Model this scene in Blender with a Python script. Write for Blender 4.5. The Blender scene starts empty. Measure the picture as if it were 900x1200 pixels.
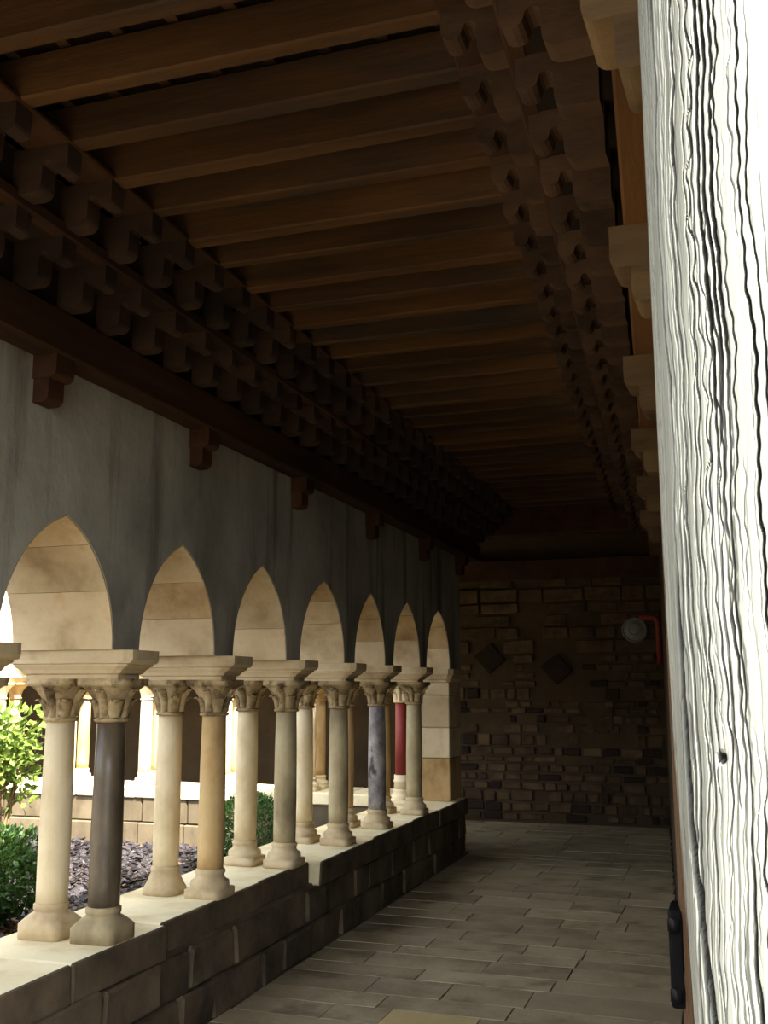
import bpy, bmesh, math, random
import numpy as np
from mathutils import Vector, noise

random.seed(7)
rng = np.random.default_rng(7)
S = bpy.context.scene
COL = S.collection
R = math.radians

# ------------------------------------------------------------------ camera
cam_d = bpy.data.cameras.new('camera')
cam = bpy.data.objects.new('camera', cam_d)
COL.objects.link(cam)
cam.location = (0, 0, 1.7)
cam.rotation_euler = (R(90 + 9.6016), 0, R(18.2788))
cam_d.sensor_fit = 'VERTICAL'
cam_d.sensor_height = 36
cam_d.sensor_width = 27
cam_d.lens = 36
cam_d.clip_start = 0.02
S.camera = cam

# ------------------------------------------------------------------ sky, sun, exposure
SUN = Vector((0.38, -0.45, 0.81)).normalized()          # direction towards the sun
world = bpy.data.worlds.new('sky')
S.world = world
world.use_nodes = True
nt = world.node_tree
nt.nodes.clear()
wo = nt.nodes.new('ShaderNodeOutputWorld')
bg = nt.nodes.new('ShaderNodeBackground')
sky = nt.nodes.new('ShaderNodeTexSky')
sky.sky_type = 'NISHITA'
sky.sun_disc = False
sky.sun_elevation = math.asin(SUN.z)
sky.sun_rotation = math.atan2(SUN.x, SUN.y)
sky.dust_density = 3.0
sky.air_density = 1.0
hs = nt.nodes.new('ShaderNodeHueSaturation')
hs.inputs['Saturation'].default_value = 0.35
bg.inputs['Strength'].default_value = 0.22
nt.links.new(sky.outputs[0], hs.inputs['Color'])
nt.links.new(hs.outputs[0], bg.inputs['Color'])
nt.links.new(bg.outputs[0], wo.inputs['Surface'])

sun_d = bpy.data.lights.new('sun', 'SUN')
sun_d.energy = 7.5
sun_d.angle = R(0.53)
sun_d.color = (1.0, 0.95, 0.86)
sun = bpy.data.objects.new('sun', sun_d)
COL.objects.link(sun)
sun.rotation_euler = SUN.to_track_quat('Z', 'Y').to_euler()
sun.location = (8, -9, 14)

S.view_settings.view_transform = 'Standard'
S.view_settings.look = 'None'
S.view_settings.gamma = 1.0
S.view_settings.use_curve_mapping = False
S.view_settings.exposure = 1.85
S.cycles.max_bounces = 12
S.cycles.diffuse_bounces = 8


# ------------------------------------------------------------------ helpers
def obj(name, me, m=None, parent=None, loc=(0, 0, 0), rz=0.0):
    o = bpy.data.objects.new(name, me)
    COL.objects.link(o)
    o.location = loc
    o.rotation_euler = (0, 0, rz)
    if m is not None and me is not None and not me.materials:
        me.materials.append(m)
    if parent is not None:
        o.parent = parent
    return o


def tag(o, label, cat, group=None, kind=None):
    o['label'] = label
    o['category'] = cat
    if group:
        o['group'] = group
    if kind:
        o['kind'] = kind
    return o


def empty(name, loc, rz=0.0):
    o = obj(name, None, None, None, loc, rz)
    o.empty_display_size = 0.1
    return o


def mesh(verts, faces, smooth=False):
    me = bpy.data.meshes.new('m')
    me.from_pydata([tuple(v) for v in verts], [], faces)
    me.update()
    bm = bmesh.new()
    bm.from_mesh(me)
    bmesh.ops.recalc_face_normals(bm, faces=bm.faces)
    bm.to_mesh(me)
    bm.free()
    if smooth:
        me.polygons.foreach_set('use_smooth', [True] * len(me.polygons))
    return me


BOXF = [(0, 3, 2, 1), (4, 5, 6, 7), (0, 1, 5, 4), (1, 2, 6, 5), (2, 3, 7, 6), (3, 0, 4, 7)]


def boxv(x0, x1, y0, y1, z0, z1):
    return [(x0, y0, z0), (x1, y0, z0), (x1, y1, z0), (x0, y1, z0),
            (x0, y0, z1), (x1, y0, z1), (x1, y1, z1), (x0, y1, z1)]


def box(x0, x1, y0, y1, z0, z1, bevel=0.0, jit=0.0, seg=1):
    v = [tuple(c + random.uniform(-jit, jit) for c in p) for p in boxv(x0, x1, y0, y1, z0, z1)]
    if bevel <= 0:
        return mesh(v, BOXF)
    bm = bmesh.new()
    bv = [bm.verts.new(p) for p in v]
    for f in BOXF:
        bm.faces.new([bv[i] for i in f])
    bmesh.ops.recalc_face_normals(bm, faces=bm.faces)
    bmesh.ops.bevel(bm, geom=list(bm.edges), offset=bevel, segments=seg, affect='EDGES', profile=0.5)
    me = bpy.data.meshes.new('m')
    bm.to_mesh(me)
    bm.free()
    return me


def loft(sections, n=28, cx=0.0, cy=0.0, smooth=True):
    """sections: (z, half_x, half_y, exponent)"""
    vs, fs = [], []
    for (z, hx, hy, p) in sections:
        for i in range(n):
            a = 2 * math.pi * (i + 0.5) / n
            c, s = math.cos(a), math.sin(a)
            k = (abs(c) ** p + abs(s) ** p) ** (-1.0 / p)
            vs.append((cx + hx * k * c, cy + hy * k * s, z))
    m = len(sections)
    for j in range(m - 1):
        for i in range(n):
            i2 = (i + 1) % n
            fs.append((j * n + i, j * n + i2, (j + 1) * n + i2, (j + 1) * n + i))
    fs.append(tuple(range(n - 1, -1, -1)))
    fs.append(tuple((m - 1) * n + i for i in range(n)))
    return mesh(vs, fs, smooth)


def prism(profile, y0, y1, swap=False):
    """profile: list of (x,z); extruded along y"""
    n = len(profile)
    vs = [(x, y0, z) for x, z in profile] + [(x, y1, z) for x, z in profile]
    fs = [tuple(range(n)), tuple(range(2 * n - 1, n - 1, -1))]
    for i in range(n):
        j = (i + 1) % n
        fs.append((i, j, n + j, n + i))
    return mesh(vs, fs)


def tube(pts, radii, n=8, smooth=True):
    vs, fs = [], []
    pts = [Vector(p) for p in pts]
    for i, p in enumerate(pts):
        d = (pts[min(i + 1, len(pts) - 1)] - pts[max(i - 1, 0)]).normalized()
        a = d.orthogonal().normalized()
        if i and (a.dot(pa) < 0.99):
            a = (pa - d * pa.dot(d)).normalized()
        pa = a
        b = d.cross(a)
        for k in range(n):
            t = 2 * math.pi * k / n
            vs.append(p + (a * math.cos(t) + b * math.sin(t)) * radii[i])
    for i in range(len(pts) - 1):
        for k in range(n):
            k2 = (k + 1) % n
            fs.append((i * n + k, i * n + k2, (i + 1) * n + k2, (i + 1) * n + k))
    fs.append(tuple(range(n - 1, -1, -1)))
    fs.append(tuple((len(pts) - 1) * n + k for k in range(n)))
    return mesh(vs, fs, smooth)


# ------------------------------------------------------------------ materials
def lin(c):
    return tuple((x / 255 / 12.92) if x / 255 <= 0.04045 else ((x / 255 + 0.055) / 1.055) ** 2.4 for x in c) + (1,)


def material(name, cols, scale=4.0, stretch=(1, 1, 1), rough=0.85, bump=0.3, bscale=30.0, rand=0.25,
             detail=8.0, island=False, spec=0.3, second=None, bdist=0.01):
    """cols: sRGB colours along a noise ramp; second: (stretch, scale, colour, lo, hi) an overlaid stain"""
    m = bpy.data.materials.new(name)
    m.use_nodes = True
    t = m.node_tree
    N, L = t.nodes, t.links
    bs = N['Principled BSDF']
    bs.inputs['Roughness'].default_value = rough
    bs.inputs['Specular IOR Level'].default_value = spec
    tc = N.new('ShaderNodeTexCoord')
    oi = N.new('ShaderNodeObjectInfo')
    mul = N.new('ShaderNodeVectorMath'); mul.operation = 'SCALE'
    mul.inputs[0].default_value = (31.7, 17.3, 23.1)
    L.new(oi.outputs['Random'], mul.inputs['Scale'])
    add = N.new('ShaderNodeVectorMath'); add.operation = 'ADD'
    L.new(tc.outputs['Object'], add.inputs[0]); L.new(mul.outputs[0], add.inputs[1])

    def nz(sc, st, det=detail, rg=0.6):
        mp = N.new('ShaderNodeMapping')
        mp.inputs['Scale'].default_value = st
        L.new(add.outputs[0], mp.inputs['Vector'])
        n = N.new('ShaderNodeTexNoise')
        n.inputs['Scale'].default_value = sc
        n.inputs['Detail'].default_value = det
        n.inputs['Roughness'].default_value = rg
        L.new(mp.outputs[0], n.inputs['Vector'])
        return n.outputs['Fac']
    f = nz(scale, stretch)
    rp = N.new('ShaderNodeValToRGB')
    el = rp.color_ramp.elements
    k = len(cols)
    while len(el) < k:
        el.new(0.5)
    for i, c in enumerate(cols):
        el[i].position = 0.32 + 0.36 * i / max(1, k - 1)
        el[i].color = lin(c)
    L.new(f, rp.inputs['Fac'])
    colr = rp.outputs['Color']
    if second:
        st, sc, c2, lo, hi = second
        mr = N.new('ShaderNodeMapRange')
        mr.inputs['From Min'].default_value = lo
        mr.inputs['From Max'].default_value = hi
        L.new(nz(sc, st, 5.0), mr.inputs['Value'])
        mx = N.new('ShaderNodeMix'); mx.data_type = 'RGBA'
        L.new(mr.outputs[0], mx.inputs['Factor'])
        L.new(colr, mx.inputs[6])
        mx.inputs[7].default_value = lin(c2)
        colr = mx.outputs[2]
    src = oi.outputs['Random']
    if island:
        ge = N.new('ShaderNodeNewGeometry')
        src = ge.outputs['Random Per Island']
    vr = N.new('ShaderNodeMapRange')
    vr.inputs['To Min'].default_value = 1 - rand
    vr.inputs['To Max'].default_value = 1 + rand
    L.new(src, vr.inputs['Value'])
    hv = N.new('ShaderNodeHueSaturation')
    L.new(vr.outputs[0], hv.inputs['Value'])
    L.new(colr, hv.inputs['Color'])
    L.new(hv.outputs[0], bs.inputs['Base Color'])
    if bump > 0:
        bp = N.new('ShaderNodeBump')
        bp.inputs['Strength'].default_value = bump
        bp.inputs['Distance'].default_value = bdist
        L.new(nz(bscale, stretch, 6.0, 0.65), bp.inputs['Height'])
        L.new(bp.outputs[0], bs.inputs['Normal'])
    return m


M = {}
M['plaster'] = material('grey_plaster', [(126, 125, 116), (162, 160, 150), (184, 182, 169)], 1.6, (1, 1, .7), .95, .4, 16, 0.0, bdist=.012,
                        second=((1, 2.4, .22), 1.8, (94, 87, 79), .52, .72))
M['plaster_d'] = material('bare_masonry', [(74, 71, 66), (98, 95, 88), (112, 108, 100)], 9.0, (1, 1, 1), .95, .6, 20, .15)
M['cap'] = material('carved_stone', [(128, 111, 80), (172, 152, 114), (196, 178, 140)], 6.0, (1, 1, 1), .9, .6, 45, .12,
                    second=((1, 1, 1), 14, (86, 70, 48), .5, .68))
M['lime'] = material('pale_limestone', [(166, 146, 112), (198, 180, 144), (212, 196, 162)], 3.5, (1, 1, 1), .9, .3, 35, .07,
                     second=((1, 1, 1), 3.5, (176, 136, 86), .58, .76))
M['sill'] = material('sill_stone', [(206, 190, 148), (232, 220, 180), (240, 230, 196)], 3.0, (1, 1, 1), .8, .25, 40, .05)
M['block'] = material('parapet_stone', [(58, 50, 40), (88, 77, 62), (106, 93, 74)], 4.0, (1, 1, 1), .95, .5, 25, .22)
M['mortar'] = material('mortar', [(86, 78, 64), (106, 97, 80)], 8, (1, 1, 1), 1, .4, 60, 0)
M['slab'] = material('paving', [(142, 131, 105), (168, 156, 127), (182, 170, 140)], 3.0, (1, 1, 1), .72, .35, 28, .16,
                     second=((1, 1, 1), 2.0, (96, 86, 70), .56, .74))
M['slab_y'] = material('paving_yellow', [(186, 168, 118), (206, 188, 138)], 3.0, (1, 1, 1), .8, .3, 28, .04)
M['slab_p'] = material('paving_pale', [(160, 149, 122), (180, 168, 138)], 3.0, (1, 1, 1), .75, .3, 28, .06)
M['rubble'] = material('rubble_stone', [(56, 45, 32), (76, 61, 43), (88, 72, 52)], 5.0, (1, 1, 1), .95, .5, 25, .3)
M['rub_m'] = material('rubble_mortar', [(60, 49, 34), (76, 62, 44)], 3.0, (1, 1, 1), 1, .6, 18, 0)
M['dark'] = material('dark_stone', [(36, 26, 21), (46, 34, 27)], 5.0, (1, 1, 1), .95, .4, 25, .2)
M['wood'] = material('old_timber', [(47, 31, 14), (77, 50, 22), (95, 64, 30)], 5.0, (.12, 1, 1), .8, .5, 22, .28,
                     second=((.2, 1, 1), 4, (52, 45, 36), .5, .7))
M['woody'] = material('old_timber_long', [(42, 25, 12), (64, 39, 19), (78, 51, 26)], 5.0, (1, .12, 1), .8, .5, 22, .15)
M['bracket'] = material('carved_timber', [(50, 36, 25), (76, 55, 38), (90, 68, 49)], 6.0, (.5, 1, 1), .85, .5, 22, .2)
M['bracket_l'] = material('shaded_carved_timber', [(36, 25, 18), (54, 38, 27), (66, 48, 34)], 6.0, (.5, 1, 1), .85, .5, 22, .3)  # carved timber darkened to paint in the shade on the left side
M['board'] = material('ceiling_board', [(30, 19, 12), (44, 28, 17)], 4.0, (1, .15, 1), .9, .4, 20, .2)
M['marble_d'] = material('dark_marble', [(74, 65, 54), (104, 93, 75), (126, 114, 92)], 5.0, (1, 1, .4), .35, .1, 30, 0, spec=.5)
M['marble_g'] = material('veined_marble', [(92, 86, 90), (150, 144, 144), (190, 184, 180)], 6.0, (1, 1, .7), .5, .1, 30, 0,
                         second=((1.5, 1.5, .8), 7, (64, 58, 66), .56, .66))
M['marble_r'] = material('red_marble', [(120, 44, 40), (142, 58, 50)], 5.0, (1, 1, .5), .5, .1, 30, 0)
M['tan'] = material('tan_stone', [(158, 126, 80), (192, 162, 112), (204, 178, 130)], 4.0, (1, 1, .6), .85, .3, 35, .08)
M['olive'] = material('olive_stone', [(130, 118, 90), (168, 154, 120), (190, 178, 144)], 4.0, (1, 1, .6), .85, .3, 35, .08)
M['cream'] = material('cream_stone', [(198, 178, 138), (222, 206, 168), (232, 218, 186)], 4.0, (1, 1, .6), .85, .3, 35, .06)
M['gtan'] = material('gallery_stone', [(72, 63, 47), (92, 81, 62), (104, 92, 72)], 4.0, (1, 1, .6), .85, .3, 35, .12)
M['earth'] = material('earth', [(70, 58, 48), (96, 82, 68)], 5.0, (1, 1, 1), 1, .5, 25, 0)
M['chip'] = material('slate_chip', [(38, 34, 37), (60, 55, 57)], 5.0, (1, 1, 1), .5, 0, 25, .75, island=True)
M['litter'] = material('leaf_litter', [(96, 66, 38), (132, 96, 58)], 5.0, (1, 1, 1), .8, 0, 25, .5, island=True)
M['bark'] = material('bark', [(104, 84, 58), (140, 118, 84)], 8, (1, 1, .3), .9, .4, 40, .1)
M['tile'] = material('roof_tile', [(150, 92, 62), (178, 118, 82)], 6, (1, 1, 1), .9, .3, 20, 0)
M['corbel'] = material('lit_timber', [(78, 60, 40), (104, 83, 56), (116, 95, 66)], 6.0, (.3, 1, 1), .85, .5, 22, .15)  # corbel timber lightened to paint in daylight from the doorway
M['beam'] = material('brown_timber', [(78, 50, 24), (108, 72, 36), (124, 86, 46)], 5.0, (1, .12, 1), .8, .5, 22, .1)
M['iron'] = material('black_iron', [(7, 7, 8), (12, 11, 12)], 10, (1, 1, 1), .9, .2, 50, 0, spec=.05)
M['red'] = material('red_paint', [(122, 44, 40), (134, 54, 48)], 6, (1, 1, 1), .5, .05, 30, 0)
M['white'] = material('white_enamel', [(120, 122, 118), (134, 135, 130)], 6, (1, 1, 1), .35, .05, 30, 0)
M['post'] = material('weathered_oak', [(108, 110, 103), (136, 139, 131), (156, 158, 149)], 9.0, (1, 1, .05), .62, .55, 90, 0, bdist=.002, spec=.35)

t_ = M['post'].node_tree
b_ = t_.nodes['Principled BSDF']
at_ = t_.nodes.new('ShaderNodeAttribute'); at_.attribute_name = 'wear_shade'
sp_ = t_.nodes.new('ShaderNodeSeparateColor')
t_.links.new(at_.outputs['Color'], sp_.inputs[0])
src_ = b_.inputs['Base Color'].links[0].from_socket
for ch_, c_, k_ in ((1, (70, 48, 28), 1.0), (0, (34, 28, 26), .9)):  # brown edge with painted shade, then shade painted into the cracks
    mu_ = t_.nodes.new('ShaderNodeMath'); mu_.operation = 'MULTIPLY'; mu_.inputs[1].default_value = k_
    t_.links.new(sp_.outputs[ch_], mu_.inputs[0])
    mx_ = t_.nodes.new('ShaderNodeMix'); mx_.data_type = 'RGBA'
    t_.links.new(mu_.outputs[0], mx_.inputs['Factor'])
    t_.links.new(src_, mx_.inputs[6])
    mx_.inputs[7].default_value = lin(c_)
    src_ = mx_.outputs[2]
t_.links.new(src_, b_.inputs['Base Color'])


def leaf_material(name, cols, rand=.35):
    m = material(name, cols, 4, (1, 1, 1), .45, 0, 20, rand, island=True)
    t = m.node_tree
    bs = t.nodes['Principled BSDF']
    tr = t.nodes.new('ShaderNodeBsdfTranslucent')
    mx = t.nodes.new('ShaderNodeMixShader'); mx.inputs[0].default_value = .3
    for l in list(t.links):
        if l.to_socket == bs.inputs['Base Color']:
            t.links.new(l.from_socket, tr.inputs['Color'])
    t.links.new(bs.outputs[0], mx.inputs[1]); t.links.new(tr.outputs[0], mx.inputs[2])
    t.links.new(mx.outputs[0], t.nodes['Material Output'].inputs['Surface'])
    return m


M['leaf_y'] = leaf_material('leaf_light', [(96, 122, 46), (136, 156, 74)])
M['leaf_g'] = leaf_material('leaf_green', [(44, 74, 30), (80, 110, 50)])
M['leaf_b'] = leaf_material('leaf_box', [(58, 88, 44), (88, 118, 64)])

# ------------------------------------------------------------------ dimensions
XW = -2.66            # inner face of the arcade wall
XO = -3.20            # its outer (courtyard) face
XS = -2.62            # inner edge of the parapet sill
ZS = 0.56             # sill top
ZI = 1.73             # impost bottom = capital top
ZP = 1.86             # springing of the arches
ZB = 3.05             # underside of the wall beams
ZJ = 3.60             # underside of the ceiling joists
YE = 10.62            # end of the arcade
YF = 13.2             # far wall
PAIRS = [2.20, 3.24, 4.26, 5.29, 6.30, 7.27, 8.16, 9.14]
YPIER = 10.16         # where the corner pier begins


def xr(y):            # inner face of the right wall
    return 0.06 - 0.06 * y


def xj(y):            # right ends of the joists
    return -0.555 - 0.05 * y


# ------------------------------------------------------------------ floor
fl = obj('floor', mesh(boxv(-3.0, 3.2, -4.2, YF, -.25, -.005), BOXF), M['mortar'])
tag(fl, 'worn stone paving of the covered walk', 'floor', kind='structure')
y = 1.6
row = 0
while y < YF - .05:
    d = random.uniform(.2, .42)
    if abs(y - 5.28) < .2 and row < 100:
        y = 5.28; d = .25; row = 100
    x = -2.6 - random.uniform(0, .3)
    xend = xr(y) - .02
    if row == 100:
        cuts = [-2.6, -2.1, -1.78, -1.30, -.75, xend]
        row = 101
    else:
        cuts = [max(x, -2.61) if y < 10.7 else -5.6 + random.uniform(0, .3)]
        while cuts[-1] < xend - .3:
            cuts.append(cuts[-1] + random.uniform(.34, .85))
        cuts[-1] = xend
        if len(cuts) < 2:
            cuts.append(xend)
    for a, b in zip(cuts[:-1], cuts[1:]):
        if b - a < .08:
            continue
        g = .0035
        me = box(-(b - a) / 2 + g, (b - a) / 2 - g, -d / 2 + g, d / 2 - g, -.06, 0, .0015, .0025)
        mm = M['slab']
        if row == 101 and abs(a + 1.78) < .01:
            mm = M['slab_y']
        elif random.random() < .09:
            mm = M['slab_p']
        obj('paving_slab', me, mm, fl, ((a + b) / 2, y + d / 2, random.uniform(-.0015, .001) if y < 10.7 else random.uniform(-.001, .003)))
    if row == 101:
        row = 102
    y += d

# ------------------------------------------------------------------ parapet under the arcade
pw = obj('parapet_wall', mesh(boxv(XO + .03, XS - .03, .6, YE - .02, -.1, .42), BOXF), M['block'])
tag(pw, 'low stone parapet wall carrying the paired columns of the arcade', 'parapet', kind='structure')
y = .6
edge = [(-9, -.0), (3.9, -.0), (4.9, -.03), (5.95, -.05), (6.7, .035), (7.75, .03), (8.9, .02), (9.6, .03)]
i = 0
for y0, y1 in zip([.6, 1.7, 2.75, 3.85, 4.62, 5.75, 6.52, 7.62, 8.70, 9.52], [1.7, 2.75, 3.85, 4.62, 5.75, 6.52, 7.62, 8.70, 9.52, YE]):
    off = [e for yy, e in edge if yy <= (y0 + y1) / 2][-1]
    cy = (y0 + y1) / 2
    h = (y1 - y0) / 2 - .001
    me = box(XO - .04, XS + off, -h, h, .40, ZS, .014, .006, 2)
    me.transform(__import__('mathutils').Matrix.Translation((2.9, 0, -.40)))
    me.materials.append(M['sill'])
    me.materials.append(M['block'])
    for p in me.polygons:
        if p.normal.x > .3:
            p.material_index = 1            # walk-side edge darkened for its shade as well as dirt
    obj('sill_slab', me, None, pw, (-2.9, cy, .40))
# visible courses of the inner face
for (z0, z1) in [(-.01, .185), (.19, .395)]:
    y = .6 + random.uniform(0, .2)
    while y < YE - .05:
        ln = random.uniform(.28, .62)
        if y + ln > YE - .2:
            ln = YE - y
        me = box(-.10, .085 + random.uniform(-.012, .012), -ln / 2 + .007, ln / 2 - .007, 0, z1 - z0, .014, .012)
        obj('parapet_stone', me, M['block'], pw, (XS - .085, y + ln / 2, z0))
        y += ln
# end face stones at the corner
for (z0, z1) in [(-.01, .2), (.205, .395)]:
    obj('parapet_stone', box(-.28, .27, -.06, .06, 0, z1 - z0, .012, .004), M['block'], pw, (-2.9, YE - .045, z0))

# ------------------------------------------------------------------ arcade wall with its arches
HALF, RISE = .395, .56


def arch_side(half, rise, n=9):
    c = (rise * rise - half * half) / (2 * half)
    rr = half + c
    th = math.atan2(rise, c)
    return c, rr, [(-(rr * math.cos(th * k / n) - c), rr * math.sin(th * k / n)) for k in range(n + 1)]  # left side, spring to apex


def arch_z(u, half, rise):
    c = (rise * rise - half * half) / (2 * half)
    rr = half + c
    q = rr * rr - (abs(u) + c) ** 2
    return math.sqrt(max(0, q))


def arcade_wall(supports, ends, x0, x1, ztop, tr, grow=.007, halfs=None):
    """supports: ys of piers; arches between them; solid from ends[0] and to ends[1]. tr maps (x,y,z)."""
    ys = []
    prof = []

    def addp(yv, zv):
        ys.append(yv); prof.append(zv)
    addp(ends[0], ZP)
    for a, b in zip(supports[:-1], supports[1:]):
        mid = (a + b) / 2
        half = (b - a) / 2 - .115 + grow
        rise = RISE + grow
        for k in range(-14, 15):
            u = half * math.sin(k / 14 * math.pi / 2)
            addp(mid + u, ZP + arch_z(u, half, rise) - (0 if abs(k) < 14 else 0))
    addp(ends[1], ZP)
    n = len(ys)
    vs, fs = [], []
    for x in (x0, x1):
        for k in range(n):
            vs.append(tr(x, ys[k], prof[k]))
        for k in range(n):
            vs.append(tr(x, ys[k], ztop))
    for s in (0, 1):
        o = s * 2 * n
        for k in range(n - 1):
            fs.append((o + k, o + k + 1, o + n + k + 1, o + n + k))
    for k in range(n - 1):
        fs.append((k, k + 1, 2 * n + k + 1, 2 * n + k))
        fs.append((n + k, n + k + 1, 3 * n + k + 1, 3 * n + k))
    fs.append((0, n, 3 * n, 2 * n))
    fs.append((n - 1, 2 * n - 1, 4 * n - 1, 3 * n - 1))
    return mesh(vs, fs)


SUP = [1.15, 2.17, 3.19, 4.21, 5.20, 6.18, 7.24, 8.20, 9.22, YPIER + .14]
aw = obj('wall_left', arcade_wall(SUP, (-1.2, YE), XW, XO + .02, 3.62, lambda x, y, z: (x, y, z)), M['plaster'])
tag(aw, 'grey plastered wall above the row of pointed arches', 'wall', kind='structure')
wn = obj('wall_near', mesh(boxv(XO + .02, XW, -1.2, 1.03, 0, ZP), BOXF), M['plaster'])

tag(wn, 'solid wall below the arcade end beside the doorway', 'wall', kind='structure')


def voussoirs(parent, supports, x0, x1, tr, mats, counts=3):
    for a, b in zip(supports[:-1], supports[1:]):
        mid = (a + b) / 2
        half = (b - a) / 2 - .115
        c = (RISE * RISE - half * half) / (2 * half)
        rr = half + c
        th = math.atan2(RISE, c)
        for sgn in (-1, 1):
            cuts = [0]
            while len(cuts) < counts:
                cuts.append(cuts[-1] + th / counts * random.uniform(.8, 1.2))
            cuts.append(th)
            for bi, (t0, t1) in enumerate(zip(cuts[:-1], cuts[1:])):
                g = .0015
                vs = []
                off = random.uniform(-.004, .003)
                q0, q1 = t0 + g / rr, t1 - g / rr
                nn = 4
                for x in (x0 - .003, x1 - .006):
                    for r2 in (rr + off, rr + .05):
                        for k in range(nn + 1):
                            t = q0 + (q1 - q0) * k / nn
                            vs.append(tr(x, mid + sgn * (r2 * math.cos(t) - c), ZP + r2 * math.sin(t)))
                m1 = nn + 1
                fs = []
                for k in range(nn):
                    fs += [(k, k + 1, 2 * m1 + k + 1, 2 * m1 + k), (m1 + k, m1 + k + 1, 3 * m1 + k + 1, 3 * m1 + k),
                           (k, k + 1, m1 + k + 1, m1 + k), (2 * m1 + k, 2 * m1 + k + 1, 3 * m1 + k + 1, 3 * m1 + k)]
                fs += [(0, m1, 3 * m1, 2 * m1), (nn, m1 + nn, 3 * m1 + nn, 2 * m1 + nn)]
                obj('voussoir', mesh(vs, fs), mats[0] if bi == 0 or random.random() < .45 else mats[-1], parent)


M['lime2'] = material('ochre_limestone', [(146, 122, 86), (178, 154, 114), (196, 174, 136)], 3.5, (1, 1, 1), .9, .4, 30, .07,
                      second=((1, 1, 1), 5.0, (136, 104, 66), .55, .75))
voussoirs(aw, SUP, XW, XO, lambda x, y, z: (x, y, z), [M['lime'], M['lime'], M['lime2']])

# corner pier that ends the arcade
cp = empty('corner_pier', (-2.93, (YPIER + YE) / 2, ZS))
tag(cp, 'square stone corner pier closing the arcade beside the dark walk', 'pier', kind='structure')
hy = (YE - YPIER) / 2
zz = 0
for i, h in enumerate([.42, .30, .32]):
    obj('pier_block', box(-.27, .265 - (0), -hy, hy, 0, h - .004, .008, .002), [M['tan'], M['cream'], M['lime']][i], cp, (0, 0, zz))
    zz += h
obj('pier_block', box(-.27, .265, -hy, hy, 0, ZI - ZS - zz - .002, .008, .002), M['lime'], cp, (0, 0, zz))
obj('pier_cornice', loft([(0, .275, hy + .005, 14), (.02, .275, hy + .005, 14), (.035, .29, hy + .02, 14), (.07, .30, hy + .03, 14),
                          (.075, .315, hy + .045, 14), (ZP - ZI, .315, hy + .045, 14)], 40, smooth=False), M['lime'], cp, (0, 0, ZI - ZS))

# ------------------------------------------------------------------ columns
HB = .15               # base height
HC = .20               # capital height
base_meshes = {}


def base_mesh(kind):
    if kind == 'square':
        s = [(0, .122, .122, 9), (.062, .122, .122, 9), (.072, .116, .116, 6), (.095, .098, .098, 3), (.108, .082, .082, 2),
             (.118, .077, .077, 2), (.122, .084, .084, 2), (.142, .084, .084, 2), (.15, .072, .072, 2)]
    elif kind == 'bell':
        s = [(0, .112, .112, 4), (.03, .112, .112, 4), (.05, .104, .104, 3), (.09, .088, .088, 2.3), (.12, .079, .079, 2),
             (.124, .083, .083, 2), (.138, .083, .083, 2), (.15, .072, .072, 2)]
    else:  # round torus on plinth
        s = [(0, .118, .118, 10), (.045, .118, .118, 10), (.047, .108, .108, 2), (.062, .116, .116, 2), (.085, .112, .112, 2), (.092, .095, .095, 2),
             (.105, .082, .082, 2), (.12, .080, .080, 2), (.126, .087, .087, 2), (.14, .087, .087, 2), (.15, .072, .072, 2)]
    return s


def bell_r(z):         # radius of the capital's bell at height z (0..HC)
    t = max(0, min(1, (z - .02) / .15))
    return .070 + .045 * t ** 1.8


def leaf_mesh(w=.045, h=.10, curl=.03):
    vs, fs = [], []
    rows = 6
    for i in range(rows + 1):
        t = i / rows
        z = .022 + h * min(t, .86) - (.012 if t > .9 else 0)
        out = bell_r(z) + .006 + curl * max(0, (t - .45) / .55) ** 1.5
        hw = w * (.55 + .6 * t - 0.75 * t ** 4)
        for k, (sx, dz) in enumerate([(-1, -.010), (-.5, .002), (0, .007), (.5, .002), (1, -.010)]):
            vs.append((out + dz, sx * hw, z))
    for i in range(rows):
        for k in range(4):
            a = i * 5 + k
            fs.append((a, a + 1, a + 6, a + 5))
    n = len(vs)
    vs += [(x - .012, y * .9, z) for x, y, z in vs]
    for i in range(rows):
        for k in range(4):
            a = n + i * 5 + k
            fs.append((a, a + 5, a + 6, a + 1))
        fs.append((i * 5, (i + 1) * 5, n + (i + 1) * 5, n + i * 5))
        fs.append((i * 5 + 4, n + i * 5 + 4, n + (i + 1) * 5 + 4, (i + 1) * 5 + 4))
    for k in range(4):
        fs.append((rows * 5 + k, rows * 5 + k + 1, n + rows * 5 + k + 1, n + rows * 5 + k))
    return mesh(vs, fs, True)


LEAF1 = leaf_mesh()
LEAF2 = leaf_mesh(.034, .155, .032)
CAPITAL = loft([(0, .077, .077, 2), (.010, .083, .083, 2), (.018, .077, .077, 2), (.022, .069, .069, 2), (.07, .076, .076, 2.1),
                (.11, .088, .088, 2.5), (.145, .104, .104, 3.5), (.165, .118, .118, 6), (.168, .128, .128, 9), (HC, .130, .130, 10)], 32)
mesh_cache = {}


def mat_copy(me, m, key):
    k = (key, m.name)
    if k not in mesh_cache:
        c = me.copy()
        c.materials.clear()
        c.materials.append(m)
        mesh_cache[k] = c
    return mesh_cache[k]


BASES = {k: loft([(z_, .062 + (a_ - .062) * .84, .062 + (b_ - .062) * .84, p_) for z_, a_, b_, p_ in base_mesh(k)], 32) for k in ('square', 'bell', 'round')}
HSH = ZI - ZS - HB - HC
SHAFT = loft([(0, .0715, .0715, 2), (HSH * .1, .0725, .0725, 2), (HSH * .35, .0735, .0735, 2), (HSH * .7, .071, .071, 2), (HSH, .0665, .0665, 2)], 32)


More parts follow.
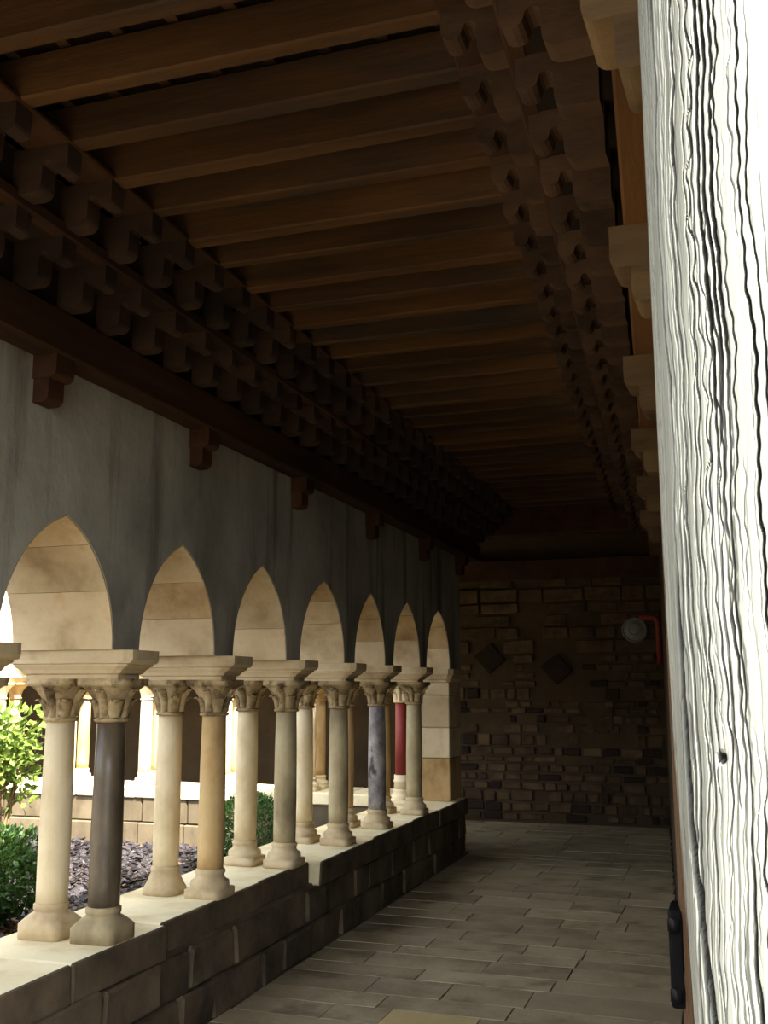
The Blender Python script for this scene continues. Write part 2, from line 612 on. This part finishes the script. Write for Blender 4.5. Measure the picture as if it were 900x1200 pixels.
def column(x, y, z, shaft, basek, base_m, cap_m, label, group, leaves=True, tall=0.0, sc=1.0):
    c = empty('stone_column', (x, y, z), random.choice([0, math.pi / 2, math.pi]))
    tag(c, label, 'column', group)
    obj('base', mat_copy(BASES[basek], base_m, basek), None, c)
    if tall:
        obj('base_drum', loft([(0, .078, .078, 2), (tall * .45, .074, .074, 2), (tall * .5, .082, .082, 2), (tall * .6, .082, .082, 2),
                               (tall * .65, .075, .075, 2), (tall, .075, .075, 2)]), base_m, c, (0, 0, HB))
        sh = loft([(0, .064, .064, 2), (HSH - tall, .062, .062, 2)], 32)
        obj('shaft', sh, shaft, c, (0, 0, HB + tall))
    else:
        obj('shaft', mat_copy(SHAFT, shaft, 'shaft'), None, c, (0, 0, HB))
    cap = obj('capital', mat_copy(CAPITAL, cap_m, 'cap'), None, c, (0, 0, HB + HSH))
    if leaves:
        for k in range(8):
            obj('leaf', mat_copy(LEAF1 if k % 2 else LEAF2, cap_m, 'leaf%d' % (k % 2)), None, cap, (0, 0, 0), k * math.pi / 4)
    return c


def impost_mesh(x0, x1, hyb, hyt):
    cxm = (x0 + x1) / 2
    hx = (x1 - x0) / 2
    return loft([(0, hx - .09, hyb, 14), (.018, hx - .09, hyb, 14), (.024, hx - .075, hyb + .012, 14), (.040, hx - .062, hyb + .016, 14),
                 (.058, hx - .03, hyb + .026, 14), (.066, hx - .03, hyb + .026, 14), (.070, hx - .012, hyb + .034, 14),
                 (.085, hx, hyt, 14), (ZP - ZI, hx, hyt, 14)], 48, smooth=False)


ORD = ['first', 'second', 'third', 'fourth', 'fifth', 'sixth', 'seventh', 'eighth', 'ninth']
IMP = impost_mesh(-.40, .285, .105, .132)
look_in = {9.14: ('olive', 'olive green-grey', 'round'), 8.16: ('marble_g', 'grey veined marble', 'round'), 7.27: ('olive', 'olive-grey stone', 'round'),
           6.30: ('olive', 'grey-brown stone', 'round'), 5.29: ('tan', 'tan-brown stone', 'round'), 4.26: ('marble_d', 'dark polished', 'square'),
           3.24: ('olive', 'grey stone', 'square'), 2.20: ('olive', 'grey stone', 'square')}
look_out = {9.14: ('tan', 'tan stone', 'round'), 8.16: ('tan', 'ochre stone', 'round'), 7.27: ('cream', 'creamy white', 'round'),
            6.30: ('cream', 'pale cream', 'round'), 5.29: ('cream', 'pale cream', 'bell'), 4.26: ('cream', 'pale cream', 'square'),
            3.24: ('cream', 'pale cream', 'square'), 2.20: ('cream', 'pale cream', 'square')}
for i, y in enumerate(reversed(PAIRS)):
    m1, d1, b1 = look_in[y]
    m2, d2, b2 = look_out[y]
    column(-2.755 if y < 9 else -2.73, y, ZS, M[m1], b1, M['lime'] if m1 != 'marble_d' else M['olive'], M['cap'],
           '%s column on the walk side, %s pair from the corner pier' % (d1, ORD[i]), 'paired columns of the near arcade')
    column(-3.035, y, ZS, M[m2], b2, M['lime'], M['cap'],
           '%s column on the courtyard side, %s pair from the corner pier' % (d2, ORD[i]), 'paired columns of the near arcade')
    o = obj('impost_block', mat_copy(IMP, M['lime'], 'imp'), None, None, (-2.91, y - .02, ZI))
    tag(o, 'moulded stone impost on the %s column pair from the corner pier' % ORD[i], 'impost', 'imposts of the near arcade')
column(-3.06, 9.82, ZS, M['marble_r'], 'round', M['cream'], M['cream'], 'slender red column with tall pale base against the corner pier', None, True, .13)

# ------------------------------------------------------------------ courtyard
gr = obj('courtyard_ground', mesh(boxv(-22, XO - .0, -12, 10.62, -.3, -.06), BOXF), M['earth'])
tag(gr, 'bare earth of the courtyard garden', 'ground', kind='structure')


def chips(n, area, size, seed, zf=-.055):
    r = random.Random(seed)
    vs, fs = [], []
    for _ in range(n):
        x0, x1, y0, y1 = area
        x, y = r.uniform(x0, x1), r.uniform(y0, y1)
        s = r.uniform(*size)
        th = s * r.uniform(.15, .35)
        a0 = r.uniform(0, 6.28)
        tx, ty = r.gauss(0, .35), r.gauss(0, .35)
        zb = zf + r.uniform(0, .05)
        k = 4
        o = len(vs)
        for lay in (0, 1):
            for j in range(k):
                a = a0 + j * 6.283 / k + r.uniform(-.3, .3)
                rr = s * r.uniform(.55, 1.1) * (1 if lay == 0 else .85)
                px, py = rr * math.cos(a), rr * .7 * math.sin(a)
                vs.append((x + px, y + py, zb + (th if lay else 0) + px * tx + py * ty))
        fs.append((o + 4, o + 5, o + 6, o + 7))
        for j in range(k):
            j2 = (j + 1) % k
            fs.append((o + j, o + j2, o + 4 + j2, o + 4 + j))
    return mesh(vs, fs)


ch = obj('slate_chips', chips(14000, (-9.0, -3.28, 3.5, 10.35), (.025, .065), 3), M['chip'])
tag(ch, 'dark purple-grey slate chips covering the garden bed', 'gravel', kind='stuff')
lt = obj('leaf_litter', chips(1500, (-5.6, -3.35, 4.2, 6.6), (.02, .045), 5, -.02), M['litter'])
lt.data.materials[0] = M['litter']
tag(lt, 'dry brown leaves scattered around the leafy bush', 'leaves', kind='stuff')

# far gallery: low wall, columns, arches, back wall
YG = 10.55            # its courtyard face
gp = obj('gallery_parapet', mesh(boxv(-16, XO + .04, YG + .05, YG + .62, -.1, .44), BOXF), M['mortar'])
tag(gp, 'sunlit low stone wall of the gallery across the courtyard corner', 'parapet', kind='structure')
x = XO + .02
while x > -11:
    ln = random.uniform(.5, 1.0)
    obj('sill_slab', box(-ln / 2 + .004, ln / 2 - .004, -.36, .36, 0, .12, .012, .004), M['sill'], gp, (x - ln / 2, YG + .33, .44))
    x -= ln
for (z0, z1, pr) in [(.17, .435, .0), (-.08, .165, -.04)]:
    x = XO + .02
    while x > -11:
        ln = random.uniform(.35, .8)
        obj('parapet_stone', box(-ln / 2 + .006, ln / 2 - .006, 0, .12, 0, z1 - z0, .012, .006), M['gtan'], gp,
            (x - ln / 2, YG + pr, z0))
        x -= ln
GX = [-3.36, -4.40, -5.43, -6.46, -7.49, -8.52, -9.55, -10.58]
gw = obj('wall_court', arcade_wall(sorted(GX), (-16, -3.22), YG + .05, YG + .55, 3.9, lambda x, y, z: (y, x, z)), M['sill'])
tag(gw, 'pale sunlit arcade wall of the gallery across the courtyard corner', 'wall', kind='structure')
GIMP = impost_mesh(-.36, .36, .105, .132)
for i, x in enumerate(GX[1:]):
    n = ORD[i]
    column(x, YG + .16, ZS, M['cream'], 'round', M['cream'], M['cream'],
           'sunlit white column facing the courtyard, %s pair of the far gallery from the pier' % n, 'columns of the far gallery', False)
    column(x, YG + .44, ZS, M['tan'], 'round', M['cream'], M['tan'],  # tan stone puts the shade into the back column's colour
           'column behind the white one, toned tan for shade, %s pair of the far gallery from the pier' % n, 'columns of the far gallery', False)
    o = obj('impost_block', mat_copy(GIMP, M['cream'], 'gimp'), None, None, (x, YG + .30, ZI), math.pi / 2)
    tag(o, 'stone impost on the %s column pair of the far gallery from the pier' % n, 'impost', 'imposts of the far gallery')
gf = obj('gallery_floor', mesh(boxv(-16, -3.0, YG + .6, YF, -.2, -.012), BOXF), M['slab'])
tag(gf, 'shaded paving inside the gallery across the courtyard corner', 'floor', kind='structure')

# ------------------------------------------------------------------ far wall
fw = obj('wall_far', mesh(boxv(-16, .2, YF, YF + .5, -.2, 4.0), BOXF), M['rub_m'])
tag(fw, 'dark rubble stone wall closing the end of the walk', 'wall', kind='structure')
z = .03
cnt = 0
loz = [(-2.91, 2.04), (-2.05, 1.90)]
while z < 3.0:
    h = random.uniform(.085, .16) if z < 2.0 else random.uniform(.14, .26)
    x = -3.5 + random.uniform(0, .2)
    while x < -.8:
        ln = random.uniform(.12, .30) if z < 2.0 else random.uniform(.25, .55)
        ok = all((abs(x + ln / 2 - lx) + abs(z + h / 2 - lz)) > .42 for lx, lz in loz)
        if ok and cnt < 295 and random.random() < .86:
            gx, gz = random.uniform(.008, .022), random.uniform(.008, .018)
            hole = z < 2.0 and random.random() < .16
            pr = .035 + random.uniform(-.012, .015)
            me = box(-ln / 2 + gx, ln / 2 - gx, -pr, .05, gz, h - gz, .010, .010)
            obj('stone', me, M['dark'] if hole else M['rubble'], fw, (x + ln / 2, YF, z))
            cnt += 1
        x += ln
    z += h
for lx, lz in loz:
    s = .20
    pf = [(0, -s * .95), (s, -.02), (.02, s), (-s, .03)]
    obj('lozenge_stone', prism([(a, b) for a, b in pf], -.06, .04), M['dark'], fw, (lx, YF, lz))
pl = obj('stone_panel', box(-.16, .16, -.03, .04, -.17, .17, .01), M['rubble'], fw, (-1.52, YF - .01, 1.32))
# round bell plate and red pipe
bell = empty('wall_bell', (-1.06, YF - .03, 2.38))
tag(bell, 'round white enamel bell plate mounted on the rubble wall', 'bell')


def disc(r0, prof):
    vs, fs = [], []
    n = 36
    for (r, yy) in prof:
        for k in range(n):
            a = 2 * math.pi * k / n
            vs.append((r * math.cos(a), yy, r * math.sin(a)))
    for j in range(len(prof) - 1):
        for k in range(n):
            k2 = (k + 1) % n
            fs.append((j * n + k, j * n + k2, (j + 1) * n + k2, (j + 1) * n + k))
    fs.append(tuple(range((len(prof) - 1) * n, len(prof) * n)))
    fs.append(tuple(range(n)))
    return mesh(vs, fs, False)


obj('bell_dish', disc(.15, [(.15, .02), (.155, -.02), (.145, -.035), (.125, -.02), (.11, -.03), (.07, -.06), (.05, -.055)]), M['white'], bell)
obj('bell_centre', disc(.04, [(.045, -.05), (.04, -.085), (.02, -.09)]), M['white'], bell)
pipe = obj('red_pipe', tube([(-1.0, YF - .05, 2.53), (-.85, YF - .05, 2.53), (-.80, YF - .05, 2.52), (-.775, YF - .05, 2.48), (-.77, YF - .05, 2.4),
                             (-.77, YF - .05, 1.95)], [.035] * 6, 12), M['red'])
tag(pipe, 'red painted pipe bending down in the far corner', 'pipe')

# ------------------------------------------------------------------ right wall (seen edge-on) and the walls behind the viewer
vs = []
for z in (0, 3.62):
    vs += [(xr(1.18), 1.18, z), (xr(YF), YF, z), (xr(YF) + .6, YF, z), (.66, 1.18, z)]
wr = obj('wall_right', mesh(vs, BOXF), M['rub_m'])
tag(wr, 'plain wall on the door side of the covered walk', 'wall', kind='structure')
# ------------------------------------------------------------------ ceiling
cl = obj('ceiling', mesh(boxv(XO - .1, -.2, -.1, 11.3, ZJ + .225, ZJ + .26), BOXF), M['board'])
tag(cl, 'dark timber ceiling of joists, carved brackets and wall beams', 'ceiling', kind='structure')
x = -2.75
while x < .05:
    w = .20
    obj('board', box(0, w - .012, -.1, 11.1, 0, .025), M['board'], cl, (x, 0, ZJ + .198))
    obj('cover_strip', box(-.02, .02, -.1, 11.1, 0, .026), M['woody'], cl, (x - .006, 0, ZJ + .172))
    x += w
JY = [2.64 + .2835 * k for k in range(-9, 30)]
TIPB = -2.125
for y in JY:
    x1 = xj(y) + .16
    x0 = -2.28
    L_ = x1 - x0
    me = box(-L_ / 2, L_ / 2, -random.uniform(.030, .038), random.uniform(.030, .036), 0, random.uniform(.150, .165), .007, .006)
    obj('joist', me, M['wood'], cl, ((x0 + x1) / 2, y - .035 + random.uniform(-.008, .008), ZJ + random.uniform(-.006, .008)))


def bracket_profile(L=.225, H=.17):
    p = [(0, 0), (0, -H)]
    a = .12
    for k in range(6):                       # deep lobe near the wall
        t = math.pi / 2 * k / 5
        p.append((a - .035 + .035 * math.sin(t), -H + .035 - .035 * math.cos(t)))
    for k in range(1, 6):                    # hollow
        t = math.pi * k / 6
        p.append((a + .022 - .022 * math.cos(t), -.078 + .022 * math.sin(t)))
    for k in range(7):                       # lobe at the tip
        t = math.pi * k / 6
        p.append((a + .044 + .0305 - .0305 * math.cos(t), -.080 - .022 * math.sin(t)))
    p += [(L, -.05), (L, 0)]
    return p


BP = bracket_profile()
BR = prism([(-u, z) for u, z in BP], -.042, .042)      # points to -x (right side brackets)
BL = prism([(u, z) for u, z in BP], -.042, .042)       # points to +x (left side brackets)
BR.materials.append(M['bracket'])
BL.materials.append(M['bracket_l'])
for y in JY:
    yc = y - .045
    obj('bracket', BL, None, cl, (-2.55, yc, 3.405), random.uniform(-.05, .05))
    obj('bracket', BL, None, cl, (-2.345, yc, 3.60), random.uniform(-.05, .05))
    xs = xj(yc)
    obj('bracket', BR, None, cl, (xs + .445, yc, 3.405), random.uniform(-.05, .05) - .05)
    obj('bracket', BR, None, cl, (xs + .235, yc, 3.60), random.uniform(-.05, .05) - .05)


def beam_along(name, xa, xb, z0, z1, ya, yb, m, right=False, slope=0.0, bevel=.008):
    """a beam along the walk; right-hand beams follow the slanting wall"""
    f = lambda y: slope * y
    v = []
    for z in (z0, z1):
        v += [(xa + f(ya), ya, z), (xb + f(ya), ya, z), (xb + f(yb), yb, z), (xa + f(yb), yb, z)]
    bm = bmesh.new()
    bv = [bm.verts.new(p) for p in v]
    for q in BOXF:
        bm.faces.new([bv[i] for i in q])
    bmesh.ops.recalc_face_normals(bm, faces=bm.faces)
    bmesh.ops.bevel(bm, geom=list(bm.edges), offset=bevel, segments=1, affect='EDGES')
    me = bpy.data.meshes.new('m')
    bm.to_mesh(me); bm.free()
    return obj(name, me, m, cl)


YA, YZ = -.1, 11.1
# left side
beam_along('wall_beam', XW - .05, -2.53, ZB, 3.235, YA, YZ, M['woody'])
beam_along('backing_board', XW - .05, -2.56, 3.235, 3.62, YA, YZ, M['board'])
beam_along('soffit_board', -2.60, -2.335, 3.405, 3.425, YA, YZ, M['board'])
beam_along('purlin', -2.375, -2.315, 3.40, 3.455, YA, YZ, M['woody'])
beam_along('riser_board', -2.375, -2.345, 3.455, 3.62, YA, YZ, M['board'])
beam_along('edge_plank', -2.30, -2.115, 3.60, 3.628, YA, YZ, M['woody'])
# right side
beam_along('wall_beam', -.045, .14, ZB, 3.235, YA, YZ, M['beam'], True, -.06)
beam_along('backing_board', -.02, .14, 3.235, 3.62, YA, YZ, M['board'], True, -.06)
beam_along('soffit_board', -.34, .02, 3.405, 3.425, YA, YZ, M['board'], True, -.05)
beam_along('purlin', -.36, -.30, 3.40, 3.455, YA, YZ, M['woody'], True, -.05)
beam_along('riser_board', -.33, -.30, 3.455, 3.62, YA, YZ, M['board'], True, -.05)
beam_along('edge_plank', -.56, -.36, 3.60, 3.628, YA, YZ, M['woody'], True, -.05)
# the corbels that carry the wall beams, each of two stepped blocks with rounded noses


def corbel_block(L, H, w, sgn):
    p = [(0, 0), (0, -H)]
    for k in range(6):
        t = math.pi / 2 * k / 5
        p.append((L - .03 + .03 * math.sin(t), -H + .03 - .03 * math.cos(t)))
    p += [(L, 0)]
    return prism([(sgn * u, z) for u, z in p], -w / 2, w / 2)


for y in (2.10, 3.48, 4.80, 6.16, 7.65, 9.14, 10.5):
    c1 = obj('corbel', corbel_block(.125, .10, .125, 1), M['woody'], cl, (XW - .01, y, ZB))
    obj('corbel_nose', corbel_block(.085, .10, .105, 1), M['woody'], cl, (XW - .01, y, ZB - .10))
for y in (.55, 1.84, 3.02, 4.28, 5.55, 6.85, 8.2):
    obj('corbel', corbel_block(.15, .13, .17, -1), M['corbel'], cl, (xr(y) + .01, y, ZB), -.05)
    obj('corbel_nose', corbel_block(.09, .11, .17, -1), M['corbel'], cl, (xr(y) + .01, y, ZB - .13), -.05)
# cross beams at the junction with the far gallery
obj('cross_beam', box(-16, .1, 11.1, 11.32, 3.34, 3.84, .01), M['woody'], cl)
obj('cross_beam', box(-16, .1, YF - .14, YF, 3.04, 3.30, .01), M['woody'], cl)
obj('board', mesh(boxv(-16, .1, 11.2, YF + .1, 3.62, 3.66), BOXF), M['board'], cl)

# ------------------------------------------------------------------ roof over the walk and the far gallery
rf = obj('roof', mesh([(XO - .2, -.2, 3.72), (XO - .2, 10.3, 3.72), (.15, 13.7, 4.5), (.15, -.2, 4.5),
                       (XO - .2, -.2, 3.80), (XO - .2, 10.3, 3.80), (.15, 13.7, 4.58), (.15, -.2, 4.58)], BOXF), M['tile'])
tag(rf, 'sloping tiled roof over the covered walk', 'roof', kind='structure')
rg = obj('roof_gallery', mesh([(-16, 10.35, 3.92), (-3.4, 10.35, 3.92), (.15, 13.8, 4.5), (-16, 13.8, 4.5),
                               (-16, 10.35, 4.0), (-3.4, 10.35, 4.0), (.15, 13.8, 4.6), (-16, 13.8, 4.6)], BOXF), M['tile'])
tag(rg, 'sloping tiled roof over the far gallery', 'roof', kind='structure')

# ------------------------------------------------------------------ weathered door post beside the viewer


def door_post():
    ctrl = [(-.030, 1.17), (-.044, 1.12), (-.0535, 1.075), (-.0535, 1.045), (-.044, 1.008), (-.026, .985), (-.006, .968), (.022, .952), (.055, .940), (.10, .932),
            (.16, .93), (.22, .945), (.25, 1.0), (.26, 1.17)]
    P = [Vector((a, b)) for a, b in ctrl]
    # smooth resample (Catmull-Rom)
    fine = []
    for i in range(len(P) - 1):
        p0, p1, p2, p3 = P[max(i - 1, 0)], P[i], P[i + 1], P[min(i + 2, len(P) - 1)]
        for k in range(40):
            t = k / 40
            fine.append(.5 * ((2 * p1) + (p2 - p0) * t + (2 * p0 - 5 * p1 + 4 * p2 - p3) * t * t + (3 * p1 - p0 - 3 * p2 + p3) * t ** 3))
    fine.append(P[-1])
    A = np.array([tuple(p) for p in fine])
    seg = np.r_[0, np.cumsum(np.linalg.norm(np.diff(A, axis=0), axis=1))]
    # dense where the photograph sees it, coarse on the rest
    s_lo, s_hi = .085, .37
    s = np.r_[np.linspace(0, s_lo, 8, endpoint=False), np.arange(s_lo, s_hi, .00065), np.linspace(s_hi, seg[-1], 24)]
    X = np.interp(s, seg, A[:, 0]); Y = np.interp(s, seg, A[:, 1])
    dx, dy = np.gradient(X, s), np.gradient(Y, s)
    nx, ny = dy, -dx
    ln = np.hypot(nx, ny); nx /= ln; ny /= ln
    z = np.r_[np.linspace(0, 1.15, 30, endpoint=False), np.arange(1.15, 2.65, .003), np.linspace(2.65, 3.04, 12)]
    S_, Z_ = np.meshgrid(s, z)
    H = np.zeros_like(S_)
    r = np.random.default_rng(21)

    def wander(zv, amp, nf=7):
        w = np.zeros_like(zv)
        for k in range(nf):
            f = 1.5 * 1.9 ** k
            w += amp * r.normal() / (k + 1) ** .65 / 1.5 * np.sin(2 * np.pi * f * zv + r.uniform(0, 6.28))
        return w
    common = wander(z, .0035, 5)
    # broad ridges of the grain
    for k in range(26):
        c = r.uniform(s_lo, s_hi)
        H += (r.normal() * .0004) * np.exp(-((S_ - c - common[:, None]) / r.uniform(.004, .012)) ** 2)
    # fine fibres
    for k in range(110):
        c = r.uniform(s_lo, s_hi)
        path = c + common + wander(z, .0007)
        dep = r.uniform(.0003, .0009) * np.clip(np.sin(2 * np.pi * r.uniform(.4, 1.6) * z + r.uniform(0, 6.28)) + .5, 0, 1.2)
        H -= dep[:, None] * np.exp(-((S_ - path[:, None]) / r.uniform(.0008, .0013)) ** 2)
    # open drying cracks
    cs = s_lo + .01
    cracks = []
    while cs < s_hi:
        cracks.append((cs, r.uniform(.002, .008), r.uniform(.0006, .0012)))
        cs += r.uniform(.0035, .010)
    for c, d, w in cracks:
        path = c + common + wander(z, .0022, 6)
        env = np.clip(.55 + .8 * np.sin(2 * np.pi * r.uniform(.3, .9) * z + r.uniform(0, 6.28)) + .35 * np.sin(2 * np.pi * r.uniform(2, 5) * z + r.uniform(0, 6.28)), 0, 1.3)
        H -= (d * env)[:, None] * np.exp(-np.abs((S_ - path[:, None]) / (w * (.6 + .5 * env))[:, None]) ** 3)
    front = s > .13
    sx = lambda x: np.interp(x, X[front], s[front])        # position across the face from x
    # a cluster of wide deep splits, as on the sunny face
    for c in (.001, .007, .013):
        path = sx(c) + common + wander(z, .0016)
        env = np.clip((z - 1.80) / .3, .15, 1) * (.7 + .3 * np.sin(2 * np.pi * 3 * z + c * 900))
        H -= (.012 * env)[:, None] * np.exp(-np.abs((S_ - path[:, None]) / .0018) ** 3)
    # the long split low on the left edge
    path = sx(np.interp(z, [1.15, 1.41, 1.555, 1.68, 1.80, 3.0], [-.008, -.025, -.036, -.0395, -.0415, -.0415])) + wander(z, .0006)
    env = np.clip((1.82 - z) / .15, 0, 1)
    H -= (.022 * env)[:, None] * np.exp(-np.abs((S_ - path[:, None]) / .0032) ** 4)
    # knot hole
    H -= .012 * np.exp(-(((S_ - sx(-.008)) / .004) ** 2 + ((Z_ - 1.637) / .004) ** 2) ** 1.5)
    damp = np.clip((S_ - s_lo) / .03, 0, 1) * np.clip((s_hi - S_) / .02, 0, 1)
    xlim = np.interp(z, [1.35, 1.60, 1.95, 2.45], [.12, .055, .040, .028])
    damp = damp * (1 - .93 * np.clip((S_ - sx(xlim)[:, None]) / .022, 0, 1))      # cracks flattened where sun glare would wash them out
    H *= damp
    X3 = X[None, :] + nx[None, :] * H
    Y3 = Y[None, :] + ny[None, :] * H
    V = np.stack([X3, Y3, Z_], -1).reshape(-1, 3)
    nr, nc = S_.shape
    idx = np.arange(nr * nc).reshape(nr, nc)
    F = np.stack([idx[:-1, :-1], idx[:-1, 1:], idx[1:, 1:], idx[1:, :-1]], -1).reshape(-1, 4)
    back = np.stack([idx[:-1, 0], idx[1:, 0], idx[1:, -1], idx[:-1, -1]], -1)
    faces = F.tolist() + back.tolist() + [idx[-1, :].tolist()] + [idx[0, ::-1].tolist()]
    me = bpy.data.meshes.new('m')
    me.from_pydata(V.tolist(), [], faces)
    me.update()
    at = me.attributes.new('wear_shade', 'FLOAT_COLOR', 'POINT')
    col = np.ones((nr * nc, 4))
    col[:, 0] = np.clip((-H.ravel() - .0008) / .003, 0, 1)                       # shade painted into open cracks, over their dark inner wood
    col[:, 1] = np.clip((sx(-.045 + .010 * np.clip((Z_ - 1.5) / -.4, -1, 1)) - S_) / .006, 0, 1).ravel()   # brown edge wood with its shade painted in
    at.data.foreach_set('color', col.ravel())
    return me


dp = empty('door_post', (.1, 1.05, 0))
tag(dp, 'sun-bleached weathered oak door post with long vertical drying cracks', 'post')
pm = door_post()
pm.transform(__import__('mathutils').Matrix.Translation((-.1, -1.05, 0)))
obj('timber', pm, M['post'], dp)
lp = obj('strike_plate', box(-.007, .006, -.02, .03, 0, .085, .002), M['iron'], dp, (-.156, -.005, 1.41))
for zz in (.012, .073):
    obj('bolt', loft([(-.006, .006, .006, 2), (.004, .006, .006, 2), (.006, .003, .003, 2)], 10), M['iron'], lp, (-.002, -.018, zz))

# ------------------------------------------------------------------ planting


def leaf_cloud(n, pos_fn, size, seed, aspect=.5):
    r = random.Random(seed)
    vs, fs = [], []
    for _ in range(n):
        p, out = pos_fn(r)
        d = Vector((r.gauss(0, 1), r.gauss(0, 1), r.gauss(0, 1))).normalized() * .8 + Vector(out) + Vector((0, 0, .25))
        d.normalize()
        side = d.cross(Vector((r.gauss(0, 1), r.gauss(0, 1), r.gauss(0, 1) + .01))).normalized()
        up = side.cross(d)
        s = r.uniform(*size)
        w = s * aspect
        o = len(vs)
        P = Vector(p)
        vs += [P, P + d * s * .45 + side * w * .5 + up * w * .15, P + d * s - up * s * .12, P + d * s * .45 - side * w * .5 + up * w * .15, P + d * s * .5]
        fs += [(o, o + 1, o + 4), (o + 1, o + 2, o + 4), (o + 2, o + 3, o + 4), (o + 3, o, o + 4)]
    me = bpy.data.meshes.new('m')
    me.from_pydata([tuple(v) for v in vs], [], fs)
    me.update()
    return me


def blob_pos(blobs):
    def f(r):
        c, rad = r.choice(blobs)
        v = Vector((r.gauss(0, 1), r.gauss(0, 1), r.gauss(0, 1))).normalized()
        q = rad * r.uniform(.62, 1.0) ** .5
        return (c[0] + v.x * q, c[1] + v.y * q, max(.02, c[2] + v.z * q * .95)), tuple(v)
    return f


# leafy dark bush just outside the nearest arch
b1 = empty('leafy_bush', (-5.25, 6.15, -.06))
tag(b1, 'dense dark green bush growing just outside the near arcade', 'bush')
rb = random.Random(4)
bl = [((rb.uniform(-.50, .40), rb.uniform(-.35, .35), rb.uniform(.16, .56)), rb.uniform(.20, .30)) for _ in range(20)]
f = obj('foliage', leaf_cloud(11000, blob_pos(bl), (.04, .075), 11, .55), M['leaf_g'], b1)
f['kind'] = 'stuff'
for k in range(7):
    a = k * .9
    obj('stem', tube([(0, 0, 0), (.12 * math.cos(a), .12 * math.sin(a), .2), (.28 * math.cos(a), .28 * math.sin(a), .45)], [.012, .009, .005], 6), M['bark'], b1)
# taller shrub behind it with light yellow-green leaves
b2 = empty('tall_shrub', (-6.12, 7.75, -.06))
tag(b2, 'tall open shrub with light yellow-green leaves and bare pale stems', 'shrub')
tips = []
rs = random.Random(9)
for k in range(9):
    a = rs.uniform(0, 6.28)
    rr = rs.uniform(.1, .42)
    h = rs.uniform(.95, 1.62)
    pts = [(0.03 * math.cos(a), .03 * math.sin(a), 0), (rr * .35 * math.cos(a), rr * .35 * math.sin(a), h * .45),
           (rr * .9 * math.cos(a + .3), rr * .9 * math.sin(a + .3), h * .8), (rr * math.cos(a + .4), rr * math.sin(a + .4), h)]
    obj('stem', tube(pts, [.022, .017, .010, .005], 7), M['bark'], b2)
    tips += [pts[3], pts[2], ((pts[2][0] + pts[3][0]) / 2, (pts[2][1] + pts[3][1]) / 2, (pts[2][2] + pts[3][2]) / 2)]
f = obj('foliage', leaf_cloud(1100, blob_pos([(t, .17) for t in tips]), (.06, .11), 12, .6), M['leaf_y'], b2)
f['kind'] = 'stuff'
# clipped box ball by the far low wall
b3 = empty('clipped_bush', (-4.62, 9.7, -.06))
tag(b3, 'round clipped box bush beside the sunlit low wall', 'bush')
f = obj('foliage', leaf_cloud(5200, blob_pos([((0, 0, .36), .36), ((0, 0, .36), .33)]), (.025, .045), 13, .6), M['leaf_b'], b3)
f['kind'] = 'stuff'
obj('stem', tube([(0, 0, 0), (0, 0, .4)], [.03, .02], 8), M['bark'], b3)
